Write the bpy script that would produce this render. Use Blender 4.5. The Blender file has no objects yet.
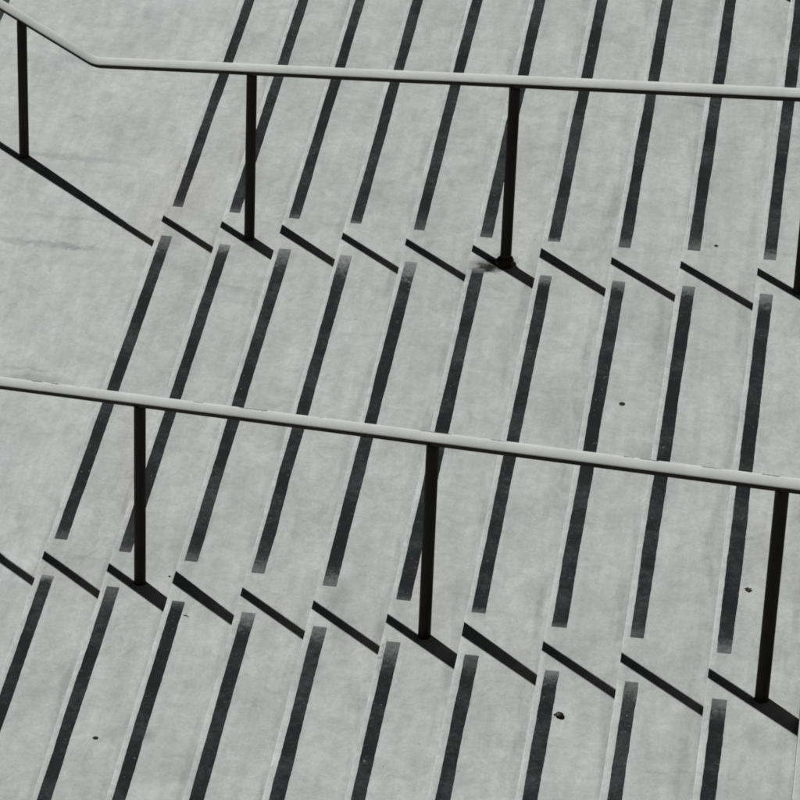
import bpy, bmesh, math, random
from mathutils import Vector, Matrix, noise as mnoise

random.seed(7)
S = bpy.context.scene
COL = S.collection

# ------------------------------------------------------------------ measures
RUN, RISE = 0.36, 0.190332
DX = [0.0, -0.0133, -0.0013, 0.0018, 0.0037, 0.0073, 0.0111, 0.0065, 0.0093, -0.0132, -0.0119]
NSTEP = 14
Y0, Y1 = -9.0, 8.5            # the flight runs this wide
LAND_EDGE = -1.125            # far nosing of the landing at the foot of the flight


def nosing(k):
    return k * RUN + (DX[k] if 0 <= k < len(DX) else 0.0)


MU, ML = -0.85304, -0.82291                 # plan slope of the railings
FOOT = 0.04112                              # post line lies this far behind the shadow line
RAIL_UP = (1.267637 * 1.2 + FOOT, MU)       # y at x = 0, slope
RAIL_LOW = (-1.360393 * 1.2 + FOOT, ML)
RAIL_TOP = (1.267637 * 1.2 + FOOT + 3.115, MU - 0.03)
H_STAIR, SL, H_LAND = 0.745475 * 1.2 + 0.024, 0.526005, 0.716765 * 1.2 + 0.014
SUN_EL = math.radians(43.0)
SUN_SKEW = math.radians(2.5)

# ------------------------------------------------------------------ helpers


def link(name, bm, mat, parent=None):
    me = bpy.data.meshes.new(name)
    bm.normal_update()
    bm.to_mesh(me)
    bm.free()
    me.materials.append(mat)
    o = bpy.data.objects.new(name, me)
    COL.objects.link(o)
    o.parent = parent
    return o


def empty(name, loc=(0, 0, 0)):
    o = bpy.data.objects.new(name, None)
    o.location = loc
    o.empty_display_size = 0.1
    COL.objects.link(o)
    return o


def tag(o, label, cat, group=None, kind=None):
    o['label'] = label
    o['category'] = cat
    if group:
        o['group'] = group
    if kind:
        o['kind'] = kind
    return o


def smooth(o, angle=35):
    for p in o.data.polygons:
        p.use_smooth = True
    try:
        o.data.set_sharp_from_angle(angle=math.radians(angle))
    except Exception:
        pass


class G:
    """small node-graph helper"""

    def __init__(self, name):
        m = bpy.data.materials.new(name)
        m.use_nodes = True
        self.m, self.t = m, m.node_tree
        self.t.nodes.clear()
        self.out = self.n('ShaderNodeOutputMaterial')
        self.b = self.n('ShaderNodeBsdfPrincipled')
        self.l(self.b.outputs[0], self.out.inputs[0])

    def n(self, kind, **kw):
        o = self.t.nodes.new(kind)
        for k, v in kw.items():
            setattr(o, k, v)
        return o

    def l(self, a, b):
        self.t.links.new(a, b)

    def put(self, sock, v):
        if hasattr(v, 'is_linked') or isinstance(v, bpy.types.NodeSocket):
            self.l(v, sock)
        else:
            sock.default_value = v

    def math(self, op, a, b=0.0, clamp=False):
        n = self.n('ShaderNodeMath', operation=op, use_clamp=clamp)
        self.put(n.inputs[0], a)
        self.put(n.inputs[1], b)
        return n.outputs[0]

    def vmath(self, op, a, b=(0, 0, 0)):
        n = self.n('ShaderNodeVectorMath', operation=op)
        self.put(n.inputs[0], a)
        self.put(n.inputs[1], b)
        return n

    def noise(self, vec, scale, detail=4.0, rough=0.55, dist=0.0):
        n = self.n('ShaderNodeTexNoise')
        self.put(n.inputs['Vector'], vec)
        n.inputs['Scale'].default_value = scale
        n.inputs['Detail'].default_value = detail
        n.inputs['Roughness'].default_value = rough
        n.inputs['Distortion'].default_value = dist
        return n

    def remap(self, v, a, b, c=0.0, d=1.0, kind='LINEAR'):
        n = self.n('ShaderNodeMapRange', interpolation_type=kind)
        self.put(n.inputs[0], v)
        for i, q in enumerate((a, b, c, d)):
            self.put(n.inputs[i + 1], q)
        return n.outputs[0]

    def mix(self, f, a, b, mode='MIX'):
        n = self.n('ShaderNodeMix', data_type='RGBA', blend_type=mode)
        self.put(n.inputs[0], f)
        self.put(n.inputs[6], a)
        self.put(n.inputs[7], b)
        return n.outputs[2]


def rgb(r, g, b):
    return (r, g, b, 1.0)


# stains that are in the concrete itself: centre, half axes (x, y), strength
STAINS = [
    ((2.295, -0.46, 1.142), (0.095, 0.075), 0.97),
    ((2.265, -0.475, 1.142), (0.075, 0.055), 0.85),
    ((2.325, -0.37, 1.142), (0.035, 0.04), 0.7),
    ((2.25, -0.50, 1.142), (0.045, 0.05), 0.80),
    ((2.23, -0.47, 1.142), (0.085, 0.08), 0.65),
    ((2.19, -0.62, 1.142), (0.03, 0.14), 0.40),
    ((2.36, -0.42, 1.142), (0.06, 0.05), 0.60),
    ((1.90, -3.06, 0.952), (0.06, 0.16), 0.34),
    ((1.96, -3.29, 0.952), (0.05, 0.16), 0.32),
    ((2.14, -3.33, 0.952), (0.06, 0.14), 0.36),
    ((2.19, -3.70, 1.142), (0.012, 0.20), 0.40),
    ((-0.04, -0.16, 0.0), (0.20, 0.07), 0.42),
    ((-0.10, -0.06, 0.0), (0.14, 0.016), 0.34),
    ((-0.25, 1.165, 0.0), (0.34, 0.034), 0.38),
    ((-0.10, 1.145, 0.0), (0.10, 0.014), 0.30),
    ((-0.02, 1.19, 0.0), (0.012, 0.06), 0.18),
    ((0.30, 1.687, 0.0), (0.07, 0.06), 0.08),
    ((0.39, 1.168, 0.19), (0.05, 0.08), 0.10),
    ((1.165, -3.69, 0.571), (0.045, 0.05), 0.40),
    ((1.19, -3.92, 0.571), (0.05, 0.11), 0.16),
    ((3.80, -4.96, 1.903), (0.05, 0.10), 0.22),
    ((2.745, -1.80, 1.332), (0.06, 0.25), 0.08),
    ((3.02, -2.80, 1.332), (0.07, 0.20), 0.08),
    ((0.60, 0.62, 0.19), (0.05, 0.11), 0.10),
    ((1.05, -2.0, 0.38), (0.06, 0.2), 0.10),
    ((-0.4, 3.2, 0.0), (0.30, 0.04), 0.20),
    ((-0.35, 2.1, 0.0), (0.35, 0.04), 0.30),
    ((-0.25, 1.45, 0.0), (0.3, 0.025), 0.2),
]


def concrete_color(g, spots=True, z_decorrelate=3.0, base=(0.385, 0.402, 0.390), worn=False):
    geo = g.n('ShaderNodeTexCoord').outputs['Object']
    sc = g.vmath('MULTIPLY', geo, (1, 1, z_decorrelate)).outputs[0]
    streak = g.vmath('MULTIPLY', geo, (1.0, 0.13, z_decorrelate)).outputs[0]
    cross = g.vmath('MULTIPLY', geo, (0.35, 1.0, z_decorrelate)).outputs[0]
    n1 = g.noise(sc, 2.3, 7, 0.62, 0.4).outputs[0]
    n2 = g.noise(streak, 17, 5, 0.6, 0.2).outputs[0]
    n3 = g.noise(sc, 13, 8, 0.68, 0.9).outputs[0]
    n4 = g.noise(sc, 150, 3, 0.7).outputs[0]
    n5 = g.noise(cross, 6, 6, 0.65, 1.2).outputs[0]
    v = g.remap(n1, 0.32, 0.68, 0.90, 1.08)
    v = g.math('MULTIPLY', v, g.remap(n2, 0.3, 0.7, 0.905, 1.075))
    v = g.math('MULTIPLY', v, g.remap(n3, 0.28, 0.72, 0.85, 1.12))
    v = g.math('MULTIPLY', v, g.remap(n4, 0.25, 0.75, 0.87, 1.13))
    # darker cloudy washes and small pits
    v = g.math('MULTIPLY', v, g.remap(n5, 0.58, 0.76, 1.0, 0.85, 'SMOOTHSTEP'))
    pit = g.noise(sc, 55, 2, 0.5).outputs[0]
    v = g.math('MULTIPLY', v, g.remap(pit, 0.735, 0.80, 1.0, 0.62, 'SMOOTHSTEP'))
    grit = g.noise(sc, 60, 4, 0.75, 0.6).outputs[0]
    v = g.math('MULTIPLY', v, g.remap(grit, 0.3, 0.7, 0.93, 1.06))
    patch = g.noise(g.vmath('MULTIPLY', geo, (1.0, 0.55, z_decorrelate * 1.7)).outputs[0], 4.1, 7, 0.7, 1.5).outputs[0]
    v = g.math('MULTIPLY', v, g.remap(patch, 0.55, 0.68, 1.0, 0.88, 'SMOOTHSTEP'))
    if worn:
        # pale rubbed nosing; dirt that has gathered towards the foot of the next riser
        fr = g.n('ShaderNodeAttribute', attribute_name='front').outputs['Fac']
        bk = g.n('ShaderNodeAttribute', attribute_name='back').outputs['Fac']
        jit = g.math('MULTIPLY', g.math('SUBTRACT', n2, 0.5), 0.05)
        rub = g.remap(g.math('ADD', fr, g.math('MULTIPLY', jit, 0.4)), 0.010, 0.024, 1.0, 0.0, 'SMOOTHSTEP')
        v = g.math('MULTIPLY', v, g.math('ADD', 1.0, g.math('MULTIPLY', rub, g.remap(n3, 0.38, 0.62, 0.0, 0.07))))
        dirt = g.remap(g.math('ADD', bk, jit), 0.055, 0.085, 1.0, 0.0, 'SMOOTHSTEP')
        v = g.math('MULTIPLY', v, g.math('SUBTRACT', 1.0, g.math('MULTIPLY', dirt, g.remap(n2, 0.35, 0.6, 0.15, 0.02))))
    pale = g.noise(streak, 26, 3, 0.6).outputs[0]
    v = g.math('MULTIPLY', v, g.remap(pale, 0.62, 0.76, 1.0, 1.09, 'SMOOTHSTEP'))
    if spots:
        wob = g.noise(sc, 16, 6, 0.7).outputs['Color']
        wob = g.vmath('MULTIPLY', g.vmath('SUBTRACT', wob, (.5, .5, .5)).outputs[0], (0.15, 0.15, 0)).outputs[0]
        pw = g.vmath('ADD', geo, wob).outputs[0]
        mott = g.remap(n3, 0.36, 0.62, 0.25, 1.0)
        for c, (ax, ay), st in STAINS:
            d = g.vmath('MULTIPLY', g.vmath('SUBTRACT', pw, c).outputs[0], (1 / ax, 1 / ay, 1 / 0.06)).outputs[0]
            ln = g.vmath('LENGTH', d).outputs['Value']
            f = g.remap(ln, 0.3, 1.25, st, 0.0, 'SMOOTHSTEP')
            v = g.math('MULTIPLY', v, g.math('SUBTRACT', 1.0, g.math('MULTIPLY', f, mott)))
    tint = g.noise(sc, 1.4, 3, 0.5).outputs[0]
    rust = g.remap(g.vmath('LENGTH', g.vmath('MULTIPLY', g.vmath('SUBTRACT', geo, (0.36, 1.55, 0.1)).outputs[0], (3.0, 1.9, 3.0)).outputs[0]).outputs['Value'], 0.2, 1.1, 0.8, 0.0, 'SMOOTHSTEP') if spots else 0.0
    col = g.mix(g.remap(tint, 0.38, 0.62), rgb(base[0] * 0.998, base[1], base[2] * 1.003),
                rgb(base[0] * 1.008, base[1], base[2] * 0.992))
    col = g.mix(rust, col, rgb(base[0] * 1.03, base[1] * 0.955, base[2] * 0.93))
    val = g.n('ShaderNodeCombineColor')
    for i in range(3):
        g.l(v, val.inputs[i])
    return g.mix(1.0, col, val.outputs[0], 'MULTIPLY'), n4, n3, pit


def concrete_material(name, spots=True, base=(0.385, 0.402, 0.390), worn=False):
    g = G(name)
    col, n4, n3, pit = concrete_color(g, spots, base=base, worn=worn)
    g.l(col, g.b.inputs['Base Color'])
    g.b.inputs['Roughness'].default_value = 0.9
    g.b.inputs['Specular IOR Level'].default_value = 0.25
    hgt = g.math('ADD', g.math('MULTIPLY', n4, 0.5), g.math('MULTIPLY', n3, 0.9))
    bp = g.n('ShaderNodeBump')
    bp.inputs['Strength'].default_value = 0.12
    bp.inputs['Distance'].default_value = 0.004
    g.l(hgt, bp.inputs['Height'])
    g.l(bp.outputs[0], g.b.inputs['Normal'])
    return g.m


def strip_material():
    """black grip strip, worn off towards its ends; u = metres from the nearer end, v = across"""
    g = G('worn_grip_strip')
    conc, n4, n3, pit = concrete_color(g, False, base=(0.335, 0.365, 0.365))
    wm = g.n('ShaderNodeAttribute', attribute_name='wear').outputs['Fac']
    geo = g.n('ShaderNodeTexCoord').outputs['Object']
    uv = g.n('ShaderNodeUVMap').outputs[0]
    sep = g.n('ShaderNodeSeparateXYZ')
    g.l(uv, sep.inputs[0])
    at = g.n('ShaderNodeAttribute', attribute_name='fade').outputs['Fac']
    p3 = g.vmath('MULTIPLY', geo, (1, 1, 4)).outputs[0]
    a = g.noise(p3, 38, 6, 0.72, 0.5).outputs[0]
    b = g.noise(p3, 160, 3, 0.7).outputs[0]
    lump = g.noise(p3, 3.3, 3, 0.6).outputs[0]
    # end wear: fades out over a length of its own, in a ragged way
    e = g.math('DIVIDE', sep.outputs[0], at)
    e = g.math('ADD', e, g.math('MULTIPLY', g.math('SUBTRACT', a, 0.5), 2.4))
    e = g.math('ADD', e, g.math('MULTIPLY', g.math('SUBTRACT', b, 0.5), 1.0))
    wear_end = g.math('MULTIPLY', wm, g.remap(e, -0.1, 1.35, 1.0, 0.0, 'SMOOTHSTEP'))
    # chips and pale specks
    chip = g.remap(g.noise(p3, 27, 4, 0.62).outputs[0], 0.66, 0.77, 0.0, 0.45, 'SMOOTHSTEP')
    chip2 = g.remap(g.noise(p3, 95, 2, 0.5).outputs[0], 0.70, 0.78, 0.0, 0.5, 'SMOOTHSTEP')
    dust = g.remap(g.math('MULTIPLY', a, lump), 0.22, 0.40, 0.0, 0.085)
    w = g.math('MAXIMUM', wear_end, g.math('MAXIMUM', chip, g.math('MAXIMUM', chip2, dust)))
    dark = g.mix(g.remap(lump, 0.35, 0.65), rgb(0.0092, 0.0118, 0.0130), rgb(0.0140, 0.0180, 0.0205))
    col = g.mix(w, dark, conc)
    g.l(col, g.b.inputs['Base Color'])
    g.b.inputs['Roughness'].default_value = 0.92
    g.b.inputs['Specular IOR Level'].default_value = 0.12
    bp = g.n('ShaderNodeBump')
    bp.inputs['Strength'].default_value = 0.25
    bp.inputs['Distance'].default_value = 0.002
    g.l(b, bp.inputs['Height'])
    g.l(bp.outputs[0], g.b.inputs['Normal'])
    return g.m


def black_steel():
    g = G('black_painted_steel')
    geo = g.n('ShaderNodeTexCoord').outputs['Object']
    a = g.noise(geo, 9, 5, 0.6).outputs[0]
    speck = g.noise(geo, 120, 2, 0.5).outputs[0]
    col = g.mix(g.remap(a, 0.35, 0.65), rgb(0.024, 0.019, 0.0145), rgb(0.032, 0.026, 0.020))
    col = g.mix(g.remap(speck, 0.74, 0.82, 0, 0.5), col, rgb(0.05, 0.035, 0.025))
    g.l(col, g.b.inputs['Base Color'])
    g.b.inputs['Roughness'].default_value = 0.62
    g.b.inputs['Specular IOR Level'].default_value = 0.12
    return g.m


def cap_paint(name, chips):
    """pale handrail cap; the paint is chipped here and there along its far edge (v near 0)"""
    g = G(name)
    geo = g.n('ShaderNodeTexCoord').outputs['Object']
    uv = g.n('ShaderNodeUVMap').outputs[0]
    sep = g.n('ShaderNodeSeparateXYZ')
    g.l(uv, sep.inputs[0])
    a = g.noise(geo, 5, 6, 0.65).outputs[0]
    b = g.noise(geo, 60, 4, 0.65).outputs[0]
    col = g.mix(g.remap(a, 0.35, 0.65), rgb(0.45, 0.478, 0.472), rgb(0.515, 0.54, 0.532))
    col = g.mix(g.remap(b, 0.55, 0.8, 0, 0.25), col, rgb(0.33, 0.33, 0.31))
    along = g.n('ShaderNodeCombineXYZ')
    g.l(g.math('MULTIPLY', sep.outputs[0], 3.2), along.inputs[0])
    band = g.noise(along.outputs[0], 1.0, 3, 0.6).outputs[0]
    edge = g.remap(g.math('ADD', sep.outputs[1], g.math('MULTIPLY', b, 0.10)), 0.555, 0.60, 1.0, 0.0)
    chip = g.math('MULTIPLY', edge, g.remap(band, 0.53, 0.56, 0.0, chips))
    col = g.mix(chip, col, rgb(0.03, 0.027, 0.024))
    g.l(col, g.b.inputs['Base Color'])
    g.b.inputs['Roughness'].default_value = 0.7
    g.b.inputs['Specular IOR Level'].default_value = 0.25
    return g.m


def plain(name, c, rough=0.8):
    g = G(name)
    geo = g.n('ShaderNodeTexCoord').outputs['Object']
    a = g.noise(geo, 40, 4, 0.6).outputs[0]
    col = g.mix(g.remap(a, 0.3, 0.7), rgb(*[x * 0.75 for x in c]), rgb(*[min(1, x * 1.25) for x in c]))
    g.l(col, g.b.inputs['Base Color'])
    g.b.inputs['Roughness'].default_value = rough
    g.b.inputs['Specular IOR Level'].default_value = 0.2
    return g.m


M_CONC = concrete_material('stair_concrete', True, (0.376, 0.408, 0.410), True)
M_RISER = concrete_material('riser_concrete', False, (0.095, 0.090, 0.082))  # colour darkened on purpose, so risers bounce less light onto shaded treads
M_LAND = concrete_material('landing_concrete', True, (0.400, 0.436, 0.440), True)
M_GROUND = concrete_material('ground_concrete', False, (0.30, 0.31, 0.30))
M_STRIP = strip_material()
M_BLACK = black_steel()
M_CAP = cap_paint('pale_handrail_paint', 0.15)
M_CAP_CHIPPED = cap_paint('chipped_handrail_paint', 0.9)
M_GUM = plain('trodden_black_gum', (0.010, 0.009, 0.008))
M_LEAF = plain('dry_dark_leaf', (0.022, 0.018, 0.013))
M_FRUIT = plain('dry_dark_fruit', (0.014, 0.011, 0.008), 0.6)
M_GRIT = plain('dark_grit', (0.03, 0.03, 0.028))

# ------------------------------------------------------------------ the stairs


def wob(seed, y, amp, fr):
    return amp * mnoise.noise(Vector((seed * 7.31, y * fr, seed * 1.7)))


def tread_block(x0, x1, ztop, zbot, seed):
    """one tread with its riser: a profile with a rounded nosing, drawn along y with a slightly uneven edge"""
    bm = bmesh.new()
    prof = [('b', x0, zbot), ('r', x0, ztop - 0.012)]
    R = 0.003
    for a in range(0, 91, 22):
        t = math.radians(min(a, 90) if a < 88 else 90)
        prof.append(('n', x0 + R - R * math.cos(t), ztop - R + R * math.sin(t)))
    prof += [('t', x0 + 0.03, ztop), ('t', x1, ztop), ('b', x1, zbot)]
    n = int((Y1 - Y0) / 0.06)
    rows = []
    fl = bm.verts.layers.float.new('front')
    bl = bm.verts.layers.float.new('back')
    for i in range(n + 1):
        y = Y0 + (Y1 - Y0) * i / n
        dx = wob(seed, y, 0.0030, 1.1) + wob(seed + 40, y, 0.0016, 9.0)
        chip = max(0.0, mnoise.noise(Vector((seed * 3.3, y * 2.7, 9.1))) - 0.52) * 0.02
        row = []
        for k, x, z in prof:
            if k == 'r':
                x += dx
            elif k == 'n':
                x += dx + chip
                z -= chip * 0.3
            v = bm.verts.new((x, y, z))
            v[fl], v[bl] = x - x0, x1 - 0.03 - x
            row.append(v)
        rows.append(row)
    m = len(prof)
    for i in range(n):
        for j in range(m):
            a, b = rows[i][j], rows[i][(j + 1) % m]
            c, d = rows[i + 1][(j + 1) % m], rows[i + 1][j]
            f = bm.faces.new((a, d, c, b))
            f.material_index = 1 if j == 0 else 0      # riser coloured dark to cut bounced light and deepen the tread shadows
    bm.faces.new(rows[0])
    bm.faces.new(list(reversed(rows[-1])))
    bmesh.ops.recalc_face_normals(bm, faces=bm.faces)
    return bm


def rail_y(rail, x, shadow=False):
    return rail[0] - (FOOT if shadow else 0.0) + rail[1] * x


def strip_mesh(x0, z, ya, yb, seed, fade_a, fade_b, wear_a, wear_b, w=0.057):
    """a thin strip from ya to yb (ya < yb), its sides a little ragged"""
    bm = bmesh.new()
    uvl = bm.loops.layers.uv.new('UVMap')
    fl = bm.verts.layers.float.new('fade')
    wl = bm.verts.layers.float.new('wear')
    n = max(4, int((yb - ya) / 0.012))
    T0 = 0.0016
    rows, us = [], []
    for i in range(n + 1):
        y = ya + (yb - ya) * i / n
        l = x0 + wob(seed, y, 0.0036, 2.3) + wob(seed + 11, y, 0.0016, 11) + wob(seed + 77, y, 0.0012, 60)
        r = x0 + w + wob(seed + 21, y, 0.0036, 2.1) + wob(seed + 31, y, 0.0016, 9) + wob(seed + 87, y, 0.0012, 55)
        fa, wa = (fade_a, wear_a) if (y - ya) < (yb - y) else (fade_b, wear_b)
        T = T0 if 0 < i < n else 0.0004
        vs = []
        for x, zz in ((l, z - 0.001), (l + 0.0015, z + T), (r - 0.0015, z + T), (r, z - 0.001)):
            v = bm.verts.new((x, y, zz))
            v[fl] = fa
            v[wl] = wa
            vs.append(v)
        rows.append(vs)
        us.append(min(y - ya, yb - y))
    for i in range(n):
        for j in range(3):
            f = bm.faces.new((rows[i][j], rows[i + 1][j], rows[i + 1][j + 1], rows[i][j + 1]))
            for lp, u, v in zip(f.loops, (us[i], us[i + 1], us[i + 1], us[i]), (j / 3, j / 3, (j + 1) / 3, (j + 1) / 3)):
                lp[uvl].uv = (u, v)
    bm.faces.new(rows[0])
    bm.faces.new(list(reversed(rows[-1])))
    bmesh.ops.recalc_face_normals(bm, faces=bm.faces)
    return bm


def lay_strips(parent, xn, z, seed, offs=(0.024, 0.024, 0.024)):
    rnd = random.Random(seed * 13 + 5)
    low = rail_y(RAIL_LOW, xn, True)
    up = rail_y(RAIL_UP, xn, True)
    top = rail_y(RAIL_TOP, xn, True)
    lanes = [(Y0 + 0.3, low - 0.160, offs[2]), (low + 0.138, up - 0.178, offs[1]),
             (up + 0.134, top - 0.165, offs[0])]
    if top + 0.4 < Y1:
        lanes.append((top + 0.14, Y1 - 0.3, offs[0]))
    for i, (a, b, off) in enumerate(lanes):
        fa, fb = rnd.choice((0.03, 0.06, 0.09, 0.12)), rnd.choice((0.05, 0.09, 0.13, 0.18))
        if seed == 50:
            fa = fb = 1.5
        bm = strip_mesh(xn + off + rnd.uniform(-.003, .003), z, a + rnd.uniform(-.012, .012), b + rnd.uniform(-.012, .012),
                        seed * 5 + i, fa, fb, rnd.uniform(.15, .42), rnd.choice((.2, .35, .45, .62)), 0.0575 + (0.0015, 0.0035, 0.0015, 0.0015)[i] + (0.002 if i == 0 else 0) + rnd.uniform(-.002, .002))
        link('grip_strip', bm, M_STRIP, parent)


stairs = tag(empty('staircase'), 'wide pale concrete staircase with black grip strips along the step edges', 'staircase')
GROUND_Z = -RISE * 5
for k in range(1, NSTEP + 1):
    x0 = nosing(k)
    x1 = nosing(k + 1) + 0.03 if k < NSTEP else x0 + 6.0
    s = link('step' if k < NSTEP else 'upper_landing', tread_block(x0, x1, k * RISE, (k - 1) * RISE - 0.03, k), M_CONC, stairs)
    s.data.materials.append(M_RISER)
    smooth(s)
    off_up = 0.032 if k == 1 else 0.0225
    lay_strips(s, x0, k * RISE, k, (off_up, 0.0225, 0.0265))
land = link('landing', tread_block(LAND_EDGE, nosing(1) + 0.03, 0.0, -RISE - 0.03, 50), M_LAND, stairs)
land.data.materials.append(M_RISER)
smooth(land)
lay_strips(land, LAND_EDGE, 0.0, 50)
for j in range(1, 5):
    x0 = LAND_EDGE - j * RUN
    s = link('step', tread_block(x0, x0 + RUN + 0.03, -j * RISE, -(j + 1) * RISE - 0.03, 50 + j), M_CONC, stairs)
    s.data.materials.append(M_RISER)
    smooth(s)
    lay_strips(s, x0, -j * RISE, 50 + j)
# solid base under the treads
bm = bmesh.new()
prof = [(LAND_EDGE - 4 * RUN + 0.02, GROUND_Z - 0.05), (LAND_EDGE + 0.03, -RISE - 0.01), (nosing(1) + 0.02, -0.10)]
prof += [(nosing(k) + 0.02, (k - 1) * RISE - 0.015) for k in range(2, NSTEP + 1)]
prof += [(nosing(NSTEP) + 5.98, (NSTEP - 1) * RISE - 0.015), (nosing(NSTEP) + 5.98, GROUND_Z - 0.05)]
va = [bm.verts.new((x, Y0 + 0.02, z)) for x, z in prof]
vb = [bm.verts.new((x, Y1 - 0.02, z)) for x, z in prof]
bm.faces.new(va)
bm.faces.new(list(reversed(vb)))
for i in range(len(prof)):
    j = (i + 1) % len(prof)
    bm.faces.new((va[i], vb[i], vb[j], va[j]))
bmesh.ops.recalc_face_normals(bm, faces=bm.faces)
link('base', bm, M_CONC, stairs)

bm = bmesh.new()
bmesh.ops.create_grid(bm, x_segments=8, y_segments=8, size=600)
gr = link('ground', bm, M_GROUND)
gr.location = (0, 0, GROUND_Z)
gr['kind'] = 'structure'

# ------------------------------------------------------------------ railings


def sweep(path, prof, closed=True):
    """profile (across, up) drawn along a path that lies in one vertical plane; mitred, with uv (metres, share of profile)"""
    bm = bmesh.new()
    uvl = bm.loops.layers.uv.new('UVMap')
    plan = (path[-1] - path[0])
    plan.z = 0
    plan.normalize()
    side = Vector((plan.y, -plan.x, 0))      # points towards the viewer's side
    rows, us, u = [], [], 0.0
    for i, p in enumerate(path):
        d1 = (path[min(i + 1, len(path) - 1)] - p)
        d0 = (p - path[max(i - 1, 0)])
        t = (d0.normalized() if d0.length else Vector()) + (d1.normalized() if d1.length else Vector())
        t.normalize()
        up = side.cross(t)
        if up.z < 0:
            up = -up
        if i:
            u += (p - path[i - 1]).length
        rows.append([bm.verts.new(p + side * a + up * b) for a, b in prof])
        us.append(u)
    m = len(prof)
    for i in range(len(path) - 1):
        for j in range(m):
            jj = (j + 1) % m
            f = bm.faces.new((rows[i][j], rows[i][jj], rows[i + 1][jj], rows[i + 1][j]))
            for lp, uu, vv in zip(f.loops, (us[i], us[i], us[i + 1], us[i + 1]), (j / m, (j + 1) / m, (j + 1) / m, j / m)):
                lp[uvl].uv = (uu, vv)
    bm.faces.new(list(reversed(rows[0])))
    bm.faces.new(rows[-1])
    bmesh.ops.recalc_face_normals(bm, faces=bm.faces)
    return bm


def cap_profile(w=0.051, z0=0.0, side=0.002, crown=0.034):
    pts = []
    n = 12
    # far edge first, over the top, to the near edge, then the flat underside
    pts.append((-w / 2, z0))
    for i in range(n + 1):
        a = math.pi * i / n
        c = -math.copysign(abs(math.cos(a)) ** 1.6, math.cos(a))
        s = math.sin(a) ** 1.6
        pts.append((w / 2 * c, z0 + side + crown * s))
    pts.append((w / 2, z0))
    return pts


def bar_profile(w=0.040, z0=-0.023, z1=0.0005, r=0.006):
    return [(-w / 2, z1), (-w / 2, z0 + r), (-w / 2 + r * .3, z0 + r * .3), (-w / 2 + r, z0),
            (w / 2 - r, z0), (w / 2 - r * .3, z0 + r * .3), (w / 2, z0 + r), (w / 2, z1)]


def lathe(prof, n=20):
    bm = bmesh.new()
    rows = [[bm.verts.new((r * math.cos(2 * math.pi * i / n), r * math.sin(2 * math.pi * i / n), z)) for i in range(n)] for r, z in prof]
    for a, b in zip(rows, rows[1:]):
        for i in range(n):
            j = (i + 1) % n
            bm.faces.new((a[i], a[j], b[j], b[i]))
    bm.faces.new(list(reversed(rows[0])))
    bm.faces.new(rows[-1])
    bmesh.ops.recalc_face_normals(bm, faces=bm.faces)
    return bm


def railing(rail, label, flange_at=()):
    x_bend = (H_LAND - H_STAIR) / SL
    x_low = LAND_EDGE - 0.12
    x_end, x_top = -2.75, nosing(NSTEP) + 0.1
    root = empty('stair_railing', (0, rail_y(rail, 0), 0))
    tag(root, label, 'railing', 'railings running diagonally across the stairs')

    def P(x, z):
        return Vector((x, rail[1] * x, z))
    zt = H_STAIR + SL * x_top
    path = [P(x_end, H_LAND + (x_end - x_low) * SL), P(x_low - .02, H_LAND - 0.008), P(x_low + .02, H_LAND)]
    path += [P(x_bend - 0.035, H_LAND), P(x_bend - 0.012, H_LAND + 0.0025), P(x_bend + 0.012, H_LAND + 0.009), P(x_bend + 0.035, H_LAND + SL * 0.035)]
    x = x_bend + 0.3
    while x < x_top - 0.2:
        path.append(P(x, H_STAIR + SL * x + wob(rail[0], x, 0.002, 1.3)))
        x += 0.3
    path += [P(x_top, zt), P(x_top + 0.06, zt + 0.012), P(x_top + 1.2, zt + 0.012)]
    o = link('handrail', sweep(path, cap_profile()), M_CAP_CHIPPED if rail is RAIL_LOW else M_CAP, root)
    smooth(o, 50)
    o = link('rail_bar', sweep(path, bar_profile()), M_BLACK, root)
    smooth(o, 40)
    for px, k in ((-2.02, -3), (-0.584, 0), (0.8886, 2), (2.348, 6), (3.8075, 10), (nosing(NSTEP) + 0.35, NSTEP)):
        if k == 10 and rail is RAIL_UP:
            px -= 0.022
        zb = k * RISE
        if k < 0:
            zr = H_LAND + (px - x_low) * SL
        elif k == 0:
            zr = H_LAND
        elif k == NSTEP:
            zr = zt + 0.012
        else:
            zr = H_STAIR + SL * px
        L = zr - 0.016 - zb
        R = 0.0275
        prof = [(R + .0015, -0.002), (R + .0015, 0.004), (R, 0.008), (R, 0.022), (R, L * .5), (R, L - 0.03), (R, L - 0.008), (R - .004, L)]
        p = link('post', lathe(prof), M_BLACK, root)
        smooth(p, 50)
        p.location = (px, rail[1] * px, zb)
        if k in flange_at:
            fl = [(0.045, -0.001), (0.048, 0.006), (0.047, 0.018), (0.041, 0.028), (0.033, 0.040), (0.026, 0.044)]
            bm = lathe(fl, 28)
            for v in bm.verts:
                v.co *= 1 + 0.22 * mnoise.noise(v.co * 30)
            f = link('base_flange', bm, M_BLACK, p)
            smooth(f, 60)
    return root


railing(RAIL_UP, 'dark railing with the visible bend and a thick collar at one post foot', (6,))
railing(RAIL_LOW, 'dark straight railing crossing the lower half of the stairs with chipped cap edge')
railing(RAIL_TOP, 'railing beyond the bent one, of which only a shadow corner shows')

# ------------------------------------------------------------------ small litter


def blob(name, loc, rx, ry, h, mat, label, cat, seed, group=None, parent=None):
    bm = bmesh.new()
    bmesh.ops.create_icosphere(bm, subdivisions=3, radius=1.0)
    for v in bm.verts:
        q = 1 + 0.16 * mnoise.noise(v.co * 1.7 + Vector((seed, 0, 0)))
        v.co = Vector((v.co.x * rx * q, v.co.y * ry * q, max(v.co.z, -0.1) * h))
    o = link(name, bm, mat)
    smooth(o, 80)
    o.location = loc
    tag(o, label, cat, group)
    return o


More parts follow.
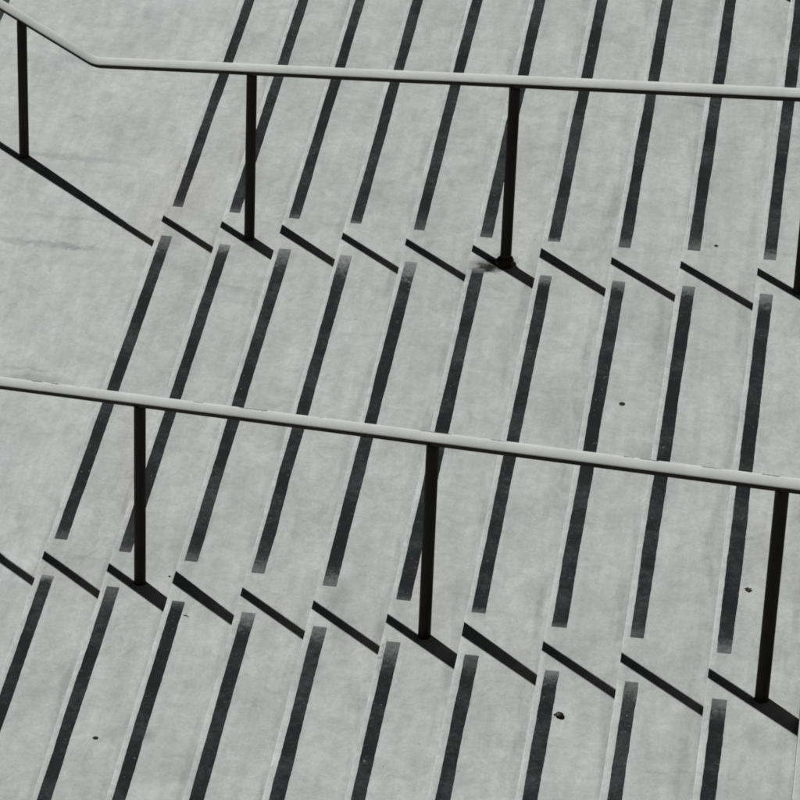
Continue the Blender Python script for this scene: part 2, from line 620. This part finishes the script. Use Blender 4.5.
blob('chewing_gum', (3.0506, -2.1528, 8 * RISE), 0.0145, 0.0145, 0.003, M_GUM,
     'flat black gum spot on the tread between both railings', 'gum', 1.0, 'black gum spots on the treads')
blob('chewing_gum', (0.9101, -3.5079, 2 * RISE), 0.0130, 0.0120, 0.003, M_GUM,
     'flat black gum spot on a low tread in front of the nearer railing', 'gum', 5.0, 'black gum spots on the treads')
blob('pebble', (3.3781, -1.0262, 9 * RISE), 0.010, 0.007, 0.006, M_GRIT,
     'tiny dark pebble beyond the farther railing, high on the stairs', 'pebble', 3.0)
blob('pebble', (1.015, -2.2533, 2 * RISE), 0.006, 0.006, 0.005, M_GRIT,
     'tiny dark pebble beside a post foot of the nearer railing', 'pebble', 8.0)

fr = blob('dry_fruit', (3.007, -4.476, 8 * RISE + 0.003), 0.017, 0.021, 0.011, M_FRUIT,
          'round dark dried fruit with a short stalk touching a grip strip', 'fruit', 11.0)
fr.rotation_euler = (0, 0, 0.5)
bm = bmesh.new()
n = 8
pts = [Vector((-0.012, 0.008, 0.003)), Vector((-0.016, 0.010, 0.002)), Vector((-0.021, 0.011, 0.0005))]
rows = [[bm.verts.new(p + Vector((0, 0.003 * math.cos(6.283 * i / n), 0.003 * math.sin(6.283 * i / n)))) for i in range(n)] for p in pts]
for a, b in zip(rows, rows[1:]):
    for i in range(n):
        bm.faces.new((a[i], a[(i + 1) % n], b[(i + 1) % n], b[i]))
bm.faces.new(list(reversed(rows[0])))
bm.faces.new(rows[-1])
bmesh.ops.recalc_face_normals(bm, faces=bm.faces)
link('stalk', bm, M_FRUIT, fr)

# a small curled leaf
bm = bmesh.new()
outl = [(-0.021, -0.004), (-0.012, 0.008), (-0.002, 0.020), (0.005, 0.010), (0.021, 0.006), (0.012, -0.008), (0.002, -0.022), (-0.008, -0.012)]
c0 = bm.verts.new((0, 0, 0.003))
c1 = bm.verts.new((0, 0, 0.0015))
tp = [bm.verts.new((x * .75, y * .75, 0.0035 + 0.003 * abs(x) / 0.02)) for x, y in outl]
bt = [bm.verts.new((x * .75, y * .75, 0.002 + 0.003 * abs(x) / 0.02)) for x, y in outl]
for i in range(len(outl)):
    j = (i + 1) % len(outl)
    bm.faces.new((c0, tp[i], tp[j]))
    bm.faces.new((c1, bt[j], bt[i]))
    bm.faces.new((tp[i], bt[i], bt[j], tp[j]))
bmesh.ops.recalc_face_normals(bm, faces=bm.faces)
lf = link('dry_leaf', bm, M_LEAF)
lf.location = (3.7076, -4.0057, 10 * RISE)
tag(lf, 'small dark curled leaf lying beside the rightmost post of the nearer railing', 'leaf')

# a twig at the edge of one strip
bm = bmesh.new()
pts = [Vector((-0.013, 0.004, 0.002)), Vector((-0.004, 0.002, 0.0025)), Vector((0.005, -0.001, 0.002)), Vector((0.013, -0.006, 0.0015))]
rad = [0.0015, 0.0022, 0.0018, 0.001]
rows = [[bm.verts.new(p + Vector((0.3 * r * math.cos(6.283 * i / n), r * math.cos(6.283 * i / n), r * math.sin(6.283 * i / n)))) for i in range(n)] for p, r in zip(pts, rad)]
for a, b in zip(rows, rows[1:]):
    for i in range(n):
        bm.faces.new((a[i], a[(i + 1) % n], b[(i + 1) % n], b[i]))
bm.faces.new(list(reversed(rows[0])))
bm.faces.new(rows[-1])
bmesh.ops.recalc_face_normals(bm, faces=bm.faces)
tw = link('twig', bm, M_LEAF)
tw.location = (1.189, -2.799, 3 * RISE)
tag(tw, 'thin dark twig lying against the edge of a grip strip', 'twig')

# ------------------------------------------------------------------ light
plan = Vector((1.0, -0.838, 0.0)).normalized()
c, s = math.cos(-SUN_SKEW), math.sin(-SUN_SKEW)
trav = Vector((plan.x * c - plan.y * s, plan.x * s + plan.y * c, 0))
to_sun = Vector((-trav.x * math.cos(SUN_EL), -trav.y * math.cos(SUN_EL), math.sin(SUN_EL)))
sd = bpy.data.lights.new('sun', 'SUN')
sd.energy = 5.0
sd.angle = math.radians(0.5)
sd.color = (1.0, 0.97, 0.93)
so = bpy.data.objects.new('sun', sd)
COL.objects.link(so)
so.location = (-10, 8, 20)
so.rotation_euler = to_sun.to_track_quat('Z', 'Y').to_euler()

w = bpy.data.worlds.new('World')
S.world = w
w.use_nodes = True
nt = w.node_tree
bg = nt.nodes['Background']
sky = nt.nodes.new('ShaderNodeTexSky')
sky.sky_type = 'NISHITA'
sky.sun_disc = False
sky.sun_elevation = SUN_EL
sky.sun_rotation = math.atan2(to_sun.x, to_sun.y)
sky.altitude = 3000
sky.air_density = 0.08
sky.dust_density = 0.0
sky.ozone_density = 0.0
hs = nt.nodes.new('ShaderNodeHueSaturation')      # white balance of the sky light
hs.inputs['Saturation'].default_value = 0.1
nt.links.new(sky.outputs[0], hs.inputs['Color'])
nt.links.new(hs.outputs[0], bg.inputs[0])
bg.inputs[1].default_value = 0.05

# ------------------------------------------------------------------ camera
cd = bpy.data.cameras.new('camera')
cam = bpy.data.objects.new('camera', cd)
COL.objects.link(cam)
right = Vector((0.990591047750438, 0.1329170845513036, 0.032594857739673494))
down = Vector((0.10019601849321086, -0.5421395147737024, -0.834293416250567))
fwd = Vector((-0.09322088818926844, 0.8297094643038097, -0.550356312628363))
mt = Matrix((right, -down, -fwd)).transposed().to_4x4()
mt.translation = Vector((3.84479349, -18.12945793, 12.02143627))
cam.matrix_world = mt
cd.sensor_width = 36
cd.sensor_fit = 'HORIZONTAL'
cd.lens = 4264.91426 / 800 * 36
cd.clip_end = 3000
cd.clip_start = 0.1
S.camera = cam

S.render.engine = 'CYCLES'
S.cycles.filter_width = 1.9
S.render.resolution_x = S.render.resolution_y = 1024
S.view_settings.view_transform = 'Standard'
S.view_settings.look = 'None'
S.view_settings.exposure = 0.0
S.view_settings.gamma = 1.0
S.view_settings.use_curve_mapping = False
